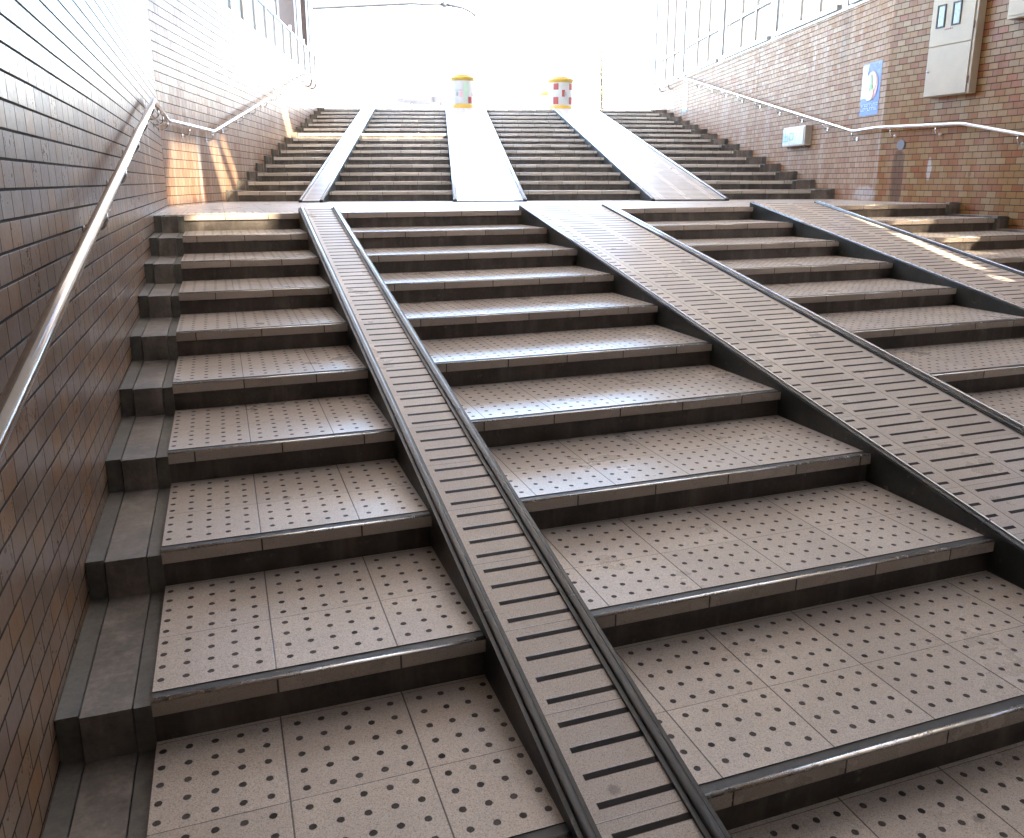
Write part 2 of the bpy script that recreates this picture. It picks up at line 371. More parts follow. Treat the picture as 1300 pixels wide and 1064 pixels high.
def thing(name, label, cat, loc=(0, 0, 0), group=None):
    o = bpy.data.objects.new(name, None); COL.objects.link(o); o.location = loc; o['_w'] = tuple(loc)
    o.empty_display_size = .1; o['label'] = label; o['category'] = cat
    if group: o['group'] = group
    return o
def tag(o, label, cat, group=None):
    o['label'] = label; o['category'] = cat
    if group: o['group'] = group
    return o
def struct(o): o['kind'] = 'structure'; return o
def filled(name, mat, outer, holes, fn, thick):
    """plate with holes: 2D outline (a,b) -> fn(a,b,h)"""
    cu = bpy.data.curves.new(name, 'CURVE'); cu.dimensions = '2D'; cu.fill_mode = 'BOTH'; cu.extrude = 0
    for pl in [outer] + holes:
        sp = cu.splines.new('POLY'); sp.points.add(len(pl) - 1); sp.use_cyclic_u = True
        for q, (a, b) in zip(sp.points, pl): q.co = (a, b, 0, 1)
    co = bpy.data.objects.new(name, cu); COL.objects.link(co)
    dg = bpy.context.evaluated_depsgraph_get(); me0 = bpy.data.meshes.new_from_object(co.evaluated_get(dg))
    bm = bmesh.new(); bm.from_mesh(me0); bmesh.ops.remove_doubles(bm, verts=bm.verts, dist=1e-5)
    tris = [[(v.co.x, v.co.y) for v in f.verts] for f in bm.faces]; bm.free()
    bpy.data.objects.remove(co); bpy.data.curves.remove(cu); bpy.data.meshes.remove(me0)
    m = MB()
    for t in tris:
        m.poly([fn(a, b, 0) for a, b in t], [(a, b) for a, b in t]); 
        if thick: m.poly([fn(a, b, thick) for a, b in t][::-1], [(a, b) for a, b in t][::-1])
    if thick:
        for pl in [outer] + holes:
            for (a, b), (c, d) in zip(pl, pl[1:] + pl[:1]):
                m.poly([fn(a, b, 0), fn(c, d, 0), fn(c, d, thick), fn(a, b, thick)], [(0, 0), (1, 0), (1, .1), (0, .1)])
    return m.build(name, mat)

# ------------------------------------------------------------------ steps
def step_mesh(m, x0, x1, depth, h, ext=.0, vback=None):
    """tread behind the nosing strip, at z=0, nosing front edge at y=0 (local)"""
    d = depth + .02 if vback is None else vback
    m.poly([(x0, .044, 0), (x1, .044, 0), (x1, d, 0), (x0, d, 0)], [(x0, .044), (x1, .044), (x1, d), (x0, d)], 0)
NP = [(.050, -.0005), (.044, .0000), (.044, -.0025), (.0165, -.0025), (.0165, -.0004), (.0105, .0006), (.0045, .0012), (.0015, -.0004), (.0003, -.0032), (.0008, -.041), (.012, -.0435), (.03, -.0435)]
def nosing_obj(x0, x1, uo):
    m = MB()
    for i, (a, b) in enumerate(zip(NP, NP[1:])):
        mi = 1 if i in (1, 2, 3) else (2 if i in (4, 5, 6, 7) else 0)
        m.poly([(x0, a[0], a[1]), (x1, a[0], a[1]), (x1, b[0], b[1]), (x0, b[0], b[1])], [(x0 + uo, a[0]), (x1 + uo, a[0]), (x1 + uo, b[0]), (x0 + uo, b[0])], mi, 4 <= i <= 7)
    for x in (x0, x1):
        m.poly([(x, a, b) for a, b in NP], None, 0)
    return m
ROTU = Matrix.Rotation(PHI, 4, 'Z')
def flight(frame, name_label, x0, x1, n, first, depth, h, uoff, blocks, topdepth=None, grp=None):
    """frame 'low' goes down from nosing 0, 'up' climbs from nosing 1"""
    isup = frame == 'up'
    fr = up if isup else low
    base = fr((x0 + x1) / 2, 0, 0 if isup else -H * (n - 1))
    t = thing('stair_flight', name_label, 'stairs', base, grp); t.rotation_euler = (0, 0, PHI if isup else 0)
    R = ROTU.to_3x3() if isup else Matrix.Identity(3)
    # shared meshes (local: x across relative to centre)
    cx = (x0 + x1) / 2; a, b = x0 - cx, x1 - cx
    hw = NP[-1][0]
    def mk_step(dd):
        m = MB(); step_mesh(m, a, b, dd, h, vback=dd)
        for (bx0, bx1, mat, dz, dy) in blocks:
            m.box(bx0 - cx, bx1 - cx, dy, dd, -h - .03, dz, low, mat)
        # shift u so that joints fall where they do in the photo
        m.uv = [[(u + cx + uoff, v) for u, v in q] if mi == 0 else q for q, mi in zip(m.uv, m.mi)]
        o = m.build('step', [T_TREAD, RISER, BLOCK, BLOCKG], None); return o
    nos_vars = []
    for k in range(4):
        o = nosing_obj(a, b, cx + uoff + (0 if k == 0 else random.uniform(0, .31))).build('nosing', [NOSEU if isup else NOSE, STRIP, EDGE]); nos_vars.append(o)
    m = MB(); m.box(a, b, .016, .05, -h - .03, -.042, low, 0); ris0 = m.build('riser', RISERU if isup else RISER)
    protos = {}
    for j in range(n):
        i = j + first
        dd = depth + .016
        if not isup and i == 0: dd = .05
        if isup and i == NU: dd = .05
        key = round(dd, 3)
        if key not in protos: protos[key] = mk_step(dd); o = protos[key]
        else: o = protos[key].copy(); COL.objects.link(o)
        o.parent = t
        z = (h * i if isup else -h * i) - base.z if not isup else h * i
        y = depth * (i - 1) if isup else -depth * i
        if not isup: z = -h * i - base.z
        o.location = (0, y, z)
        k = random.choice((0, 0, 1, 2, 3)); src = nos_vars[k]
        q = src if src.parent is None and not src.get('used') else src.copy()
        if q is not src: COL.objects.link(q)
        src['used'] = 1; q.parent = o; q.location = (0, 0, 0)
        r = ris0 if j == 0 else ris0.copy()
        if r is not ris0: COL.objects.link(r)
        r.parent = o; r.location = (0, 0, 0)
    for s_ in nos_vars:
        if not s_.get('used'): bpy.data.objects.remove(s_)
    for c in t.children_recursive:
        if 'used' in c: del c['used']
    return t
UO = -1.7925 % .3155
LB = [(XLW + .002, .392, 3, -.006, .012), (.395, .508, 2, -.010, .006), (.511, .552, 3, -.014, .010)]
flight('low', 'wide-tread stone flight between the dark left wall and the narrow grooved ramp', .5525, 1.404, NL, 0, D, H, UO, LB, grp='lower stair flights')
flight('low', 'broad dotted-tile flight in the foreground between the narrow ramp and the wide ramp', 1.70, 3.2528, NL, 0, D, H, UO, [], grp='lower stair flights')
flight('low', 'lower dotted-tile flight between the wide grooved ramp and the far right ramp', 4.10, 5.6038, NL, 0, D, H, UO + .1, [], grp='lower stair flights')
flight('low', 'lower flight with sunlit risers between the far right ramp and the orange-brown wall', 6.40, 7.985, NL, 0, D, H, UO + .05, [(7.988, 8.03, 3, -.004, .012), (8.033, 8.145, 2, .018, .006), (8.148, XRW - .002, 3, .012, .014)], grp='lower stair flights')
flight('up', 'leftmost upper flight climbing beside the pale glossy left wall', 1.078, 1.905, NU, 1, D2, H2, .1, [(ULW + .002, .965, 3, .02, .008), (.968, 1.040, 2, .012, .006), (1.043, 1.076, 3, .01, .012)], grp='upper stair flights')
flight('up', 'upper flight between the narrow left ramp and the middle ramp', 2.185, 3.7205, NU, 1, D2, H2, .2, [], grp='upper stair flights')
flight('up', 'upper flight between the middle ramp and the right ramp below the checked bollard', 4.59, 6.1245, NU, 1, D2, H2, .05, [], grp='upper stair flights')
flight('up', 'rightmost upper flight climbing along the tan tiled wall under the exit sign', 7.085, 8.40, NU, 1, D2, H2, .15, [(8.403, 8.46, 3, -.004, .012), (8.463, 8.66, 2, .006, .006), (8.663, URW - .002, 3, .012, .010)], grp='upper stair flights')

# ------------------------------------------------------------------ ramps
def ramp(frame, label, xo0, xs0, xs1, xo1, joint, curb_mat, grp, zt, ys, ye, bars, slope, body_h):
    fr = up if frame == 'up' else low
    z = lambda y, o=0: slope * y + o + (H2 if frame == 'up' else 0)
    base = fr((xo0 + xo1) / 2, ys, z(ys) - .3)
    t = thing('bicycle_ramp', label, 'ramp', base, grp)
    m = MB(); off = .018; L = math.hypot(1, slope)
    n = 1
    m.poly([fr(xs0, ys, z(ys, off)), fr(xs1, ys, z(ys, off)), fr(xs1, ye, z(ye, off)), fr(xs0, ye, z(ye, off))],
           [(xs0 - joint, ys * L + .076), (xs1 - joint, ys * L + .076), (xs1 - joint, ye * L + .076), (xs0 - joint, ye * L + .076)])
    m.build('ramp_surface', T_RAMP, t)
    for (a, b, side) in ((xo0, xs0, 'l'), (xs1, xo1, 'r')):
        m = MB(); o1 = .026
        for (c, d) in ((ys, ye),):
            P = lambda x, y, o: fr(x, y, z(y, o))
            q = [P(a, ys, o1), P(b, ys, o1), P(b, ye, o1), P(a, ye, o1)]; m.poly(q)
            m.poly([P(a, ys, -.25), P(a, ys, o1), P(a, ye, o1), P(a, ye, -.25)]); m.poly([P(b, ys, -.25), P(b, ys, o1), P(b, ye, o1), P(b, ye, -.25)])
            m.poly([P(a, ys, -.25), P(b, ys, -.25), P(b, ys, o1), P(a, ys, o1)]); m.poly([P(a, ye, -.25), P(b, ye, -.25), P(b, ye, o1), P(a, ye, o1)])
        cb = m.build('curb', CURB, t)
        ww = b - a
        def bar(nm, ca, rr, hh, mat):
            m = MB(); prof = []
            for k in range(9):
                an = math.pi * k / 8; prof.append((ca - rr * math.cos(an), o1 + hh * (.35 + .65 * math.sin(an)) if 0 < k < 8 else o1 - .001))
            segs = []
            y = ys; seg = 1.2
            while y > ye + 1e-3 if ye < ys else y < ye - 1e-3:
                y2 = y - seg if ye < ys else y + seg
                y2 = max(y2, ye) if ye < ys else min(y2, ye)
                g_ = .004 if ye < ys else -.004
                R0 = [fr(px, y, z(y, pz)) for px, pz in prof]; R1 = [fr(px, y2 + g_, z(y2 + g_, pz)) for px, pz in prof]
                for k in range(8): m.poly([R0[k], R0[k + 1], R1[k + 1], R1[k]], None, 0, True)
                if y == ys: m.poly(R0)
                y = y2
            # rounded end at the top / foot
            m.build(nm, mat, cb)
        if bars == 'double':
            bar('edge_rail', a + ww * .30, ww * .24, .008, curb_mat); bar('inner_rail', a + ww * .80, ww * .13, .008, STEELB)
        else:
            bar('edge_rail', a + ww * .5, ww * .27, .009, curb_mat)
    return t
YE = -NL * D
ramp('low', 'narrow foreground ramp of grooved tiles with one column of grooves', 1.397, 1.445, 1.655, 1.708, 1.440, STEEL, 'lower bicycle ramps', 0, .06, YE, 'single', M1, .3)
ramp('low', 'wide lower ramp of grooved tiles running off the right edge of the photo', 3.2528, 3.305, 4.040, 4.125, 3.403 - .3155, STEEL, 'lower bicycle ramps', 0, .06, YE, 'double', M1, .3)
ramp('low', 'farthest right lower ramp of grooved tiles with a sunlit streak', 5.6038, 5.652, 6.350, 6.425, 5.735 - .3155, STEEL, 'lower bicycle ramps', 0, .06, YE, 'double', M1, .3)
YU = D2 * (NU - 1) + .02
ramp('up', 'narrow upper ramp with bright metal curbs on the left', 1.905, 1.945, 2.150, 2.1927, 1.94, STEELB, 'upper bicycle ramps', 0, -.60, YU, 'single', M2, .3)
ramp('up', 'middle upper ramp shining white below the round yellow-ringed bollard', 3.7205, 3.765, 4.555, 4.6026, 3.87 - .3155, STEELB, 'upper bicycle ramps', 0, -.60, YU, 'single', M2, .3)
ramp('up', 'right upper ramp shining white below the red-checked bollard', 6.1245, 6.170, 7.045, 7.095, 6.28 - .3155, STEELB, 'upper bicycle ramps', 0, -.60, YU, 'single', M2, .3)

# ------------------------------------------------------------------ landing, lower floor, street
m = MB()
cl = up(ULW, SL, 0); cr = up(URW, SR, 0)
a0 = up(ULW, .05, 0); a1 = up(URW, .05, 0)
pts = [Vector((XLW, .05, 0)), Vector((XRW, .05, 0)), cr, a1, a0, cl]
m.poly(pts, [(p.x + UO, p.y) for p in pts]); struct(m.build('landing', T_TREAD))
m = MB(); m.poly([(XLW, YE + .02, -NL * H), (XRW, YE + .02, -NL * H), (XRW, BACKY - 12, -NL * H), (XLW, BACKY - 12, -NL * H)]); struct(m.build('floor', T_TREAD))
# street level, with the stairwell cut out
s_end = D2 * (NU - 1) + .05
hole = [up(ULW - .30, s_end, 0), up(URW + .30, s_end, 0), up(URW + .30, SR - .1, 0), Vector((XRW + .35, cr.y - .1, 0)), Vector((XRW + .35, BACKY - 12.3, 0)), Vector((XLW - .35, BACKY - 12.3, 0)), Vector((XLW - .35, cl.y, 0)), up(ULW - .30, SL, 0)]
filled_street = filled('street', ASPH, [(-300, -300), (300, -300), (300, 400), (-300, 400)], [[(p.x, p.y) for p in hole]], lambda a, b, h: Vector((a, b, TOP - h)), .0)
struct(filled_street)

# ------------------------------------------------------------------ walls
ZB = -NL * H - .1
def wall(name, label, mat, pin0, pin1, pout0, pout1, z0, z1, u0, u1, holes=None):
    """inner face from pin0 to pin1 (2D points) carrying u0..u1"""
    m = MB(); v3 = lambda p, z: Vector((p[0], p[1], z))
    A, B, Co, Dn = pin0, pin1, pout1, pout0
    m.poly([v3(A, z0), v3(B, z0), v3(B, z1), v3(A, z1)], [(u0, z0), (u1, z0), (u1, z1), (u0, z1)], 0)
    m.poly([v3(Dn, z0), v3(Co, z0), v3(Co, z1), v3(Dn, z1)], None, 1); m.poly([v3(A, z1), v3(B, z1), v3(Co, z1), v3(Dn, z1)], None, 1)
    m.poly([v3(A, z0), v3(Dn, z0), v3(Dn, z1), v3(A, z1)], None, 1); m.poly([v3(B, z0), v3(Co, z0), v3(Co, z1), v3(B, z1)], None, 1)
    o = m.build(name, [mat, CONC]); tag(o, label, 'wall', 'tiled walls of the stairwell'); return o
P2 = lambda v: (v.x, v.y)
UE = 9.9
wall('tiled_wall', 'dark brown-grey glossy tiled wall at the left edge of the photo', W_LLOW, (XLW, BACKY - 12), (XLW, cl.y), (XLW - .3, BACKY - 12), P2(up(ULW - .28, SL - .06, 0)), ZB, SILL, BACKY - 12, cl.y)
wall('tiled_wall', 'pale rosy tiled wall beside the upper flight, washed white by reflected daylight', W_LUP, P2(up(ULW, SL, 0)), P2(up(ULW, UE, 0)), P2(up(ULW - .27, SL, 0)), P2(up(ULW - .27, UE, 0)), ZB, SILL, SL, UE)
wall('tiled_wall', 'tan tiled wall beside the upper flight carrying the blue poster', W_RUP, P2(up(URW, SR, 0)), P2(up(URW, UE, 0)), P2(up(URW + .28, SR, 0)), P2(up(URW + .28, UE, 0)), ZB, SILL, SR, UE)
# right lower wall with an added unseen hole shaped to throw the sun patch
hl = [(-5.2, .85), (-1.35, .85), (-1.35, 2.9), (-5.2, 2.9)]
SUNH = Vector((.692, -1.316, 1.0))
def to_plane_x(P, X=XRW + .02):
    t = (X - P[0]) / SUNH.x; q = Vector(P) + SUNH * t; return (q.y, q.z)
def to_roof(P):
    t = (ROOF - P[2]) / SUNH.z; q = Vector(P) + SUNH * t; return (q.x, q.y)
zl = lambda y, o=.02: M1 * y + o
patch_wall = [
    [(6.42, -.02, 0), (6.50, -.02, 0), (6.24, -2.35, zl(-2.35)), (6.10, -2.35, zl(-2.35))],
    [(6.70, .25, 0), (7.35, .25, 0), (7.85, -1.6, zl(-1.6)), (6.75, -1.6, zl(-1.6))],
]
def closed_strips(q, n, duty):
    q = [Vector(p) for p in q]; out = []        # strips of the quad that stay closed
    for k in range(n):
        a, b = (k + duty) / n, (k + 1) / n
        out.append([q[0].lerp(q[1], a), q[0].lerp(q[1], b), q[3].lerp(q[2], b), q[3].lerp(q[2], a)])
    return out
holes_w = [[to_plane_x(P) for P in pl] for pl in patch_wall]
def fnw(a, b, h): return Vector((XRW + h, a, b))
o = filled('tiled_wall', W_RLOW, [(BACKY - 12, ZB), (cr.y, ZB), (cr.y, 2.42), (BACKY - 12, 2.42)], holes_w[1:], fnw, .03)
tag(o, 'orange-brown tiled wall at the right edge of the photo, carrying the beige cabinet', 'wall', 'tiled walls of the stairwell')
m = MB()
for q in closed_strips(patch_wall[1], 40, .5):
    f = [to_plane_x(P, XRW + .04) for P in q]; m.poly([(XRW + .04, a, b) for a, b in f]); m.poly([(XRW + .048, a, b) for a, b in f])
sl1 = m.build('added_sun_slats', STEEL, None); sl1.parent = o  # slats added to thin out the sun patch on the right flight

t = thing('window', 'added unseen frosted window band for fill light above the orange-brown wall', 'window', (XRW, -4, 2.42))  # unseen band added as a source of fill light
m = MB(); m.box(XRW + .002, XRW + .12, BACKY, cr.y, 2.422, 2.48)
for k in range(9): m.box(XRW + .03, XRW + .12, BACKY + .05 + k * 1.5, BACKY + .12 + k * 1.5, 2.481, ROOF - .003)
m.build('frame', ALU, t)
o = filled('pane', FROST, [(BACKY, 2.482), (cr.y - .002, 2.482), (cr.y - .002, ROOF - .002), (BACKY, ROOF - .002)], [[to_plane_x(P, XRW + .02) for P in patch_wall[0]]], fnw, .006)  # slot cut in the pane to throw the sun streak on the ramp
o.parent = t; o.location = -t.location
# upper part of the left lower wall: added windows band for light, then panel
def band(label, A, B, n, z0, z1, inward, group, clear_from=None, top=ROOF, name='window_band'):
    pass

# ------------------------------------------------------------------ windows, right side of the upper flight
def wbox(m, s0, s1, x0, x1, z0, z1, mi=0): m.box(x0, x1, s0, s1, z0, z1, up, mi)
bays = [(-.85, -.02, 1), (.31, 2.27, 3), (2.62, 4.72, 3), (5.06, 7.20, 3), (7.50, 9.55, 3)]
pil = [(-.02, .31), (2.27, 2.62), (4.72, 5.06), (7.20, 7.50), (9.55, 9.88)]
wl = ['tall frosted window nearest the orange-brown wall corner', 'frosted right-hand window just left of the dark grey upright, with tall panes', 'second frosted window from the front on the right wall, low panes under clear ones', 'third window on the right wall, glaring white above the handrail', 'last window on the right wall beside the white column at the stair top']
for k, (s0, s1, n) in enumerate(bays):
    t = thing('window', wl[k], 'window', up(URW + .03, (s0 + s1) / 2, SILL), 'windows above the right wall')
    m = MB(); x0, x1 = URW + .0, URW + .10
    wbox(m, s0, s1, x0 - .05, x1, SILL + .002, SILL + .06); wbox(m, s0, s1, x0, x1, ROOF - .5, ROOF - .42)
    wbox(m, s0, s0 + .05, x0, x1, SILL + .06, ROOF - .5); wbox(m, s1 - .05, s1, x0, x1, SILL + .06, ROOF - .5)
    tz = 2.93 if k >= 2 else 3.75
    wbox(m, s0 + .05, s1 - .05, x0 + .01, x1 - .01, tz, tz + .045)
    W = (s1 - s0 - .1) / n
    for j in range(1, n):
        wbox(m, s0 + .05 + W * j - .022, s0 + .05 + W * j + .022, x0 + .012, x1 - .012, SILL + .06, tz); wbox(m, s0 + .05 + W * j - .022, s0 + .05 + W * j + .022, x0 + .012, x1 - .012, tz + .045, ROOF - .5)
    m.build('frame', ALU, t)
    for j in range(n):
        for (za, zb, up_) in ((SILL + .06, tz, 0), (tz + .045, ROOF - .5, 1)):
            m = MB(); wbox(m, s0 + .05 + W * j + .022, s0 + .05 + W * (j + 1) - .022, x0 + .045, x0 + .052, za, zb)
            m.build('pane', CLEAR if (up_ and ((k == 2 and j != 1) or k == 0)) else FROST, t)  # unseen upper pane of nearest bay made clear to add sun patches
    m = MB(); wbox(m, s0 - .02, s1 + .02, x0, x0 + .2, ROOF - .419, ROOF - .002); m.build('lintel', CONC, t)
pln = ['grey upright between the two nearest right windows', 'second grey upright along the right windows', 'third grey upright along the right windows', 'fourth grey upright along the right windows', 'last pale upright at the end of the right windows']
for k, (s0, s1) in enumerate(pil):
    m = MB(); wbox(m, s0 + .003, s1 - .003, URW + .005, URW + .26, SILL + .002, ROOF - .425); wbox(m, s0 + .10, s1 - .10, URW - .02, URW + .004, SILL + .002, ROOF - .43)
    tag(m.build('window_pillar', ALU), pln[k], 'pillar', 'uprights between the right windows')
m = MB(); wbox(m, SR, UE, URW - .012, URW + .01, SILL - .035, SILL + .001); tag(m.build('window_ledge', ALU), 'thin pale ledge under all the right windows on top of the tan wall', 'ledge')

# right end column (white, flared foot) at stair top
t = thing('column', 'tall white column at the top right end of the stairs', 'column', up(9.15, 10.35, TOP))
m = MB(); wbox(m, 10.15, 10.62, 8.98, 9.42, TOP, ROOF - .004); m.build('shaft', plain('grey_column_paint', (.20, .20, .195), .5), t)
m = MB(); wbox(m, 10.08, 10.69, 8.91, 9.49, 4.1, 4.25); m.build('collar', ALU, t)
m = MB(); wbox(m, 10.08, 10.69, 8.91, 9.49, TOP + .001, TOP + .25); m.build('foot', CONC, t)

# left glass screen of the upper flight
t = thing('glass_screen', 'row of frosted guard panels with metal posts on top of the pale left wall', 'glass screen', up(ULW, 3.5, SILL))
ms = [SL + .1, -1.6, -.85, -.1, .6, 1.25, 1.95, 2.75, 3.55, 4.3, 5.1, 5.85, 6.6, 7.4, 8.15, 8.85]
for k, s in enumerate(ms):
    m = MB(); wbox(m, s - .018, s + .018, ULW - .075, ULW - .03, SILL + .03, 2.93 + (.10 if k % 2 else .0)); m.build('post', WHITEP, t)
for a, b in zip(ms, ms[1:]):
    m = MB(); wbox(m, a + .020, b - .020, ULW - .06, ULW - .052, SILL + .05, 2.90); m.build('pane', FROST, t)
m = MB(); wbox(m, SL, 8.9, ULW - .10, ULW - .005, SILL + .001, SILL + .03); m.build('sill_rail', ALU, t)
m = MB(); wbox(m, SL, 8.9, ULW - .07, ULW - .035, 2.905, 2.935); m.build('top_rail', ALU, t)
for k, (s0, s1, x0, x1, lb) in enumerate([(5.55, 6.0, .25, .68, 'grey column behind the frosted guard panels on the left'), (7.55, 8.45, .15, .70, 'brown clad column at the top left with a warm patch of sun'), (9.0, 10.1, .10, .72, 'last brown clad column framing the bright opening on the left'), (1.6, 2.1, .2, .68, 'brown column behind the guard panels nearest the camera on the left')]):
    t = thing('column', lb, 'column', up((x0 + x1) / 2, (s0 + s1) / 2, TOP), 'columns behind the left guard panels')
    m = MB(); wbox(m, s0, s1, x0, x1, TOP - .3, ROOF - .004); m.build('shaft', BROWNC if k else CONC, t)
    m = MB(); wbox(m, s0 + .3 * (s1 - s0), s0 + .42 * (s1 - s0), x1, x1 + .012, TOP, ROOF - .004); m.build('cover_strip', DARKG, t)

# left lower wall above the tiles: frosted windows added to let in light
t = thing('window', 'added unseen frosted strip window for light above the dark left wall', 'window', (XLW - .1, -4, SILL))
m = MB(); m.box(XLW - .12, XLW, BACKY, cl.y - .05, SILL + .002, SILL + .06); m.box(XLW - .12, XLW, BACKY, cl.y - .05, 3.6, 3.66); m.build('frame', ALU, t)
m = MB(); m.box(XLW - .07, XLW - .06, BACKY, cl.y - .1, SILL + .06, 3.6); m.build('pane', FROST, t)
m = MB(); m.box(XLW - .2, XLW, BACKY - 12, cl.y, 3.66, ROOF - .002); m.box(XLW - .2, XLW - .001, BACKY - 12, BACKY - .001, SILL + .002, 3.659); m.build('upper_wall', CONC, t)
# lintel wall behind the camera
m = MB(); m.box(XLW, XRW, BACKY - .2, BACKY, .75, ROOF - .002); m.box(XLW, XRW, BACKY - 12, BACKY - .201, .75, .95); m.box(XLW, XRW, BACKY - 12.2, BACKY - 12.001, ZB, .95)
tag(m.build('underpass_lintel', CONC), 'concrete lintel and closed passage behind the photographer', 'wall')

# ------------------------------------------------------------------ roof with added gaps shaped to throw sun patches
pr = [
    [up(1.06, 4.835, .925), up(3.72, 4.835, .925), up(3.72, 4.835, 1.10), up(1.06, 4.835, 1.10)],
    [up(ULW, 4.62, .97), up(ULW, 5.25, .97), up(ULW, 4.2, 1.9), up(ULW, 3.6, 1.9)],
    [up(ULW, -2.2, 0), up(ULW, -1.95, .60), up(ULW, -1.0, .62), up(ULW, -.85, .02)],
    [up(ULW, -.55, .62), up(ULW, -.22, .68), up(ULW, .40, .10), up(ULW, -.12, .05)],
    [up(ULW, -.05, .72), up(ULW, .2, .74), up(ULW, .72, .30), up(ULW, .62, .12)],
    [Vector((.56, -.01, -.11)), Vector((1.18, -.01, -.11)), Vector((1.1, .30, 0)), Vector((.62, .30, 0))],
    [Vector((2.74, -4.12, -.728)), Vector((2.98, -4.13, -.728)), Vector((3.06, -4.42, -.728)), Vector((2.80, -4.42, -.728))],
]
def ccw(q): return [q[0], q[3], q[2], q[1]]
slats = closed_strips(ccw(pr[2]), 16, .42) + closed_strips(ccw(pr[3]), 9, .55) + closed_strips(ccw(pr[4]), 8, .55) + closed_strips(ccw(pr[5]), 9, .6)
rh = [[to_roof(P) for P in pl] for pl in pr]
ro = [P2(up(ULW - .9, 9.9, 0)), P2(up(URW + .9, 9.9, 0)), P2(up(URW + .9, SR, 0)), (XRW + 1.2, cr.y - 1), (XRW + 1.2, BACKY - 14), (XLW - 1.2, BACKY - 14), (XLW - 1.2, cl.y), P2(up(ULW - .9, SL, 0))]
# keep only gaps that lie on the roof
from mathutils.geometry import intersect_point_tri_2d
o = filled('canopy_roof', CEIL, ro, rh, lambda a, b, h: Vector((a, b, ROOF + h)), .02)
tag(o, 'unseen translucent roof over the stairs with added gaps shaped for sun patches', 'roof')
m = MB()
for q in slats:
    f = [to_roof(P) for P in q]; m.poly([(a, b, ROOF - .012) for a, b in f]); m.poly([(a, b, ROOF - .004) for a, b in f])
sl0 = m.build('added_sun_slats', STEEL, None); sl0.parent = o  # slats added under the gaps to dim the sun patches

# ------------------------------------------------------------------ handrails
def handrail(label, pts, brk, wall_dir):
    t = thing('handrail', label, 'handrail', pts[0], 'wall handrails')
    # rounded corners
    P = [Vector(p) for p in pts]; Q = [P[0]]
    for a, b, c in zip(P, P[1:], P[2:]):
        r = min(.06, (b - a).length * .4, (c - b).length * .4); u1 = (a - b).normalized() * r; u2 = (c - b).normalized() * r
        for k in range(6):
            s = k / 5; Q.append(b + u1 * (1 - s) ** 2 + u2 * s ** 2)
    Q.append(P[-1])
    m = MB(); m.tube(Q, .021, 20); m.build('rail', CHROME, t)
    for (p, d) in brk:
        p = Vector(p); d = Vector(d)
        m = MB(); m.tube([p + Vector((0, 0, -.018)), p + Vector((0, 0, -.060)), p + Vector((0, 0, -.088)) + d * .015, p + Vector((0, 0, -.098)) + d * .04, p + Vector((0, 0, -.098)) + d * .078], .0065, 8)
        m.tube([p + Vector((0, 0, -.098)) + d * .072, p + Vector((0, 0, -.098)) + d * .0795], .024, 14)
        m.box(p.x - .014, p.x + .014, p.y - .03, p.y + .03, p.z - .0235, p.z - .0185)
        m.build('bracket', CHROME, t)
    return t
def lerp(a, b, k): return Vector(a) * (1 - k) + Vector(b) * k
xr = XLW + .08
zrail = lambda y: .823 + .1877 * (y - .095)
cs = (C_ * (ULW + .08) - xr) / S_
lp = [Vector((xr, -7.9, zrail(-7.9))), Vector((xr, .095, .823)), Vector((*P2(up(ULW + .08, cs, 0)), .805)), up(ULW + .08, -.62, .795), up(ULW + .08, 7.05, 2.325), up(ULW + .08, 7.6, 2.37)]
br = []
y = -3.4
while y < .1: br.append(((xr, y, zrail(y)), (-1, 0, 0))); y += .85
br += [((xr, .55, .815), (-1, 0, 0)), ((xr, 1.15, .81), (-1, 0, 0)), ((xr, 1.85, .808), (-1, 0, 0))]
du = -Vector((C_, S_, 0))
br += [(up(ULW + .08, s, .795), du) for s in (-1.55, -.66)]
sl_ = (2.325 - .795) / (7.05 + .62)
s = .1
while s < 7.4: br.append((up(ULW + .08, s, .795 + sl_ * (s + .62)), du)); s += .82
handrail('long stainless handrail on the left wall, rising from the bottom left corner', lp, br, None)
xr2 = XRW - .08; cs2 = (C_ * (URW - .08) - xr2) / S_
rp = [Vector((xr2, -6.5, .811 + M1 * (-6.55))), Vector((xr2, .05, .811)), Vector((*P2(up(URW - .08, cs2, 0)), .838)), up(URW - .08, -.5, .828), up(URW - .08, 7.35, 2.383), up(URW - .08, 7.75, 2.40)]
br = [((xr2, -.62, .811 - .67 * M1), (1, 0, 0)), ((xr2, -1.9, .811 - 1.95 * M1), (1, 0, 0)), ((xr2, .38, .815), (1, 0, 0)), ((xr2, 1.02, .832), (1, 0, 0))]
s = -.46; sl2 = (2.383 - .828) / 7.85
while s < 7.6: br.append((up(URW - .08, s, .828 + sl2 * (s + .5)), -du)); s += .82
handrail('stainless handrail on the right wall passing under the blue poster', rp, br, None)
# hooked guard rails at the top ends
def guard(label, x, s0, s1, z0):
    t = thing('guard_rail', label, 'guard rail', up(x, s0, TOP), 'short hooked rails at the stair top')
    for s, zz in ((s0, z0), (s1, z0 + .02)):
        m = MB(); P = [up(x, s, zz + .48), up(x, s, zz + .08), up(x, s + .0, zz + .02)]
        d = (Vector((C_, S_, 0)) if x > 4 else -Vector((C_, S_, 0)))
        m.tube([up(x, s, zz + .48), up(x, s, zz + .1), up(x, s, zz + .03) + d * .02, up(x, s, zz) + d * .07, up(x, s, zz + .03) + d * .13, up(x, s, zz + .06) + d * .15], .018, 10); m.build('hook', CHROME, t)
    m = MB(); m.tube([up(x, s0, z0 + .1), up(x, s1, z0 + .12)], .012, 8); m.build('bar', CHROME, t)
guard('pair of hooked steel rails at the top of the right wall', URW - .1, 8.1, 8.85, 2.2)
guard('pair of hooked steel rails at the top of the left wall', ULW + .1, 7.15, 7.75, 2.1)

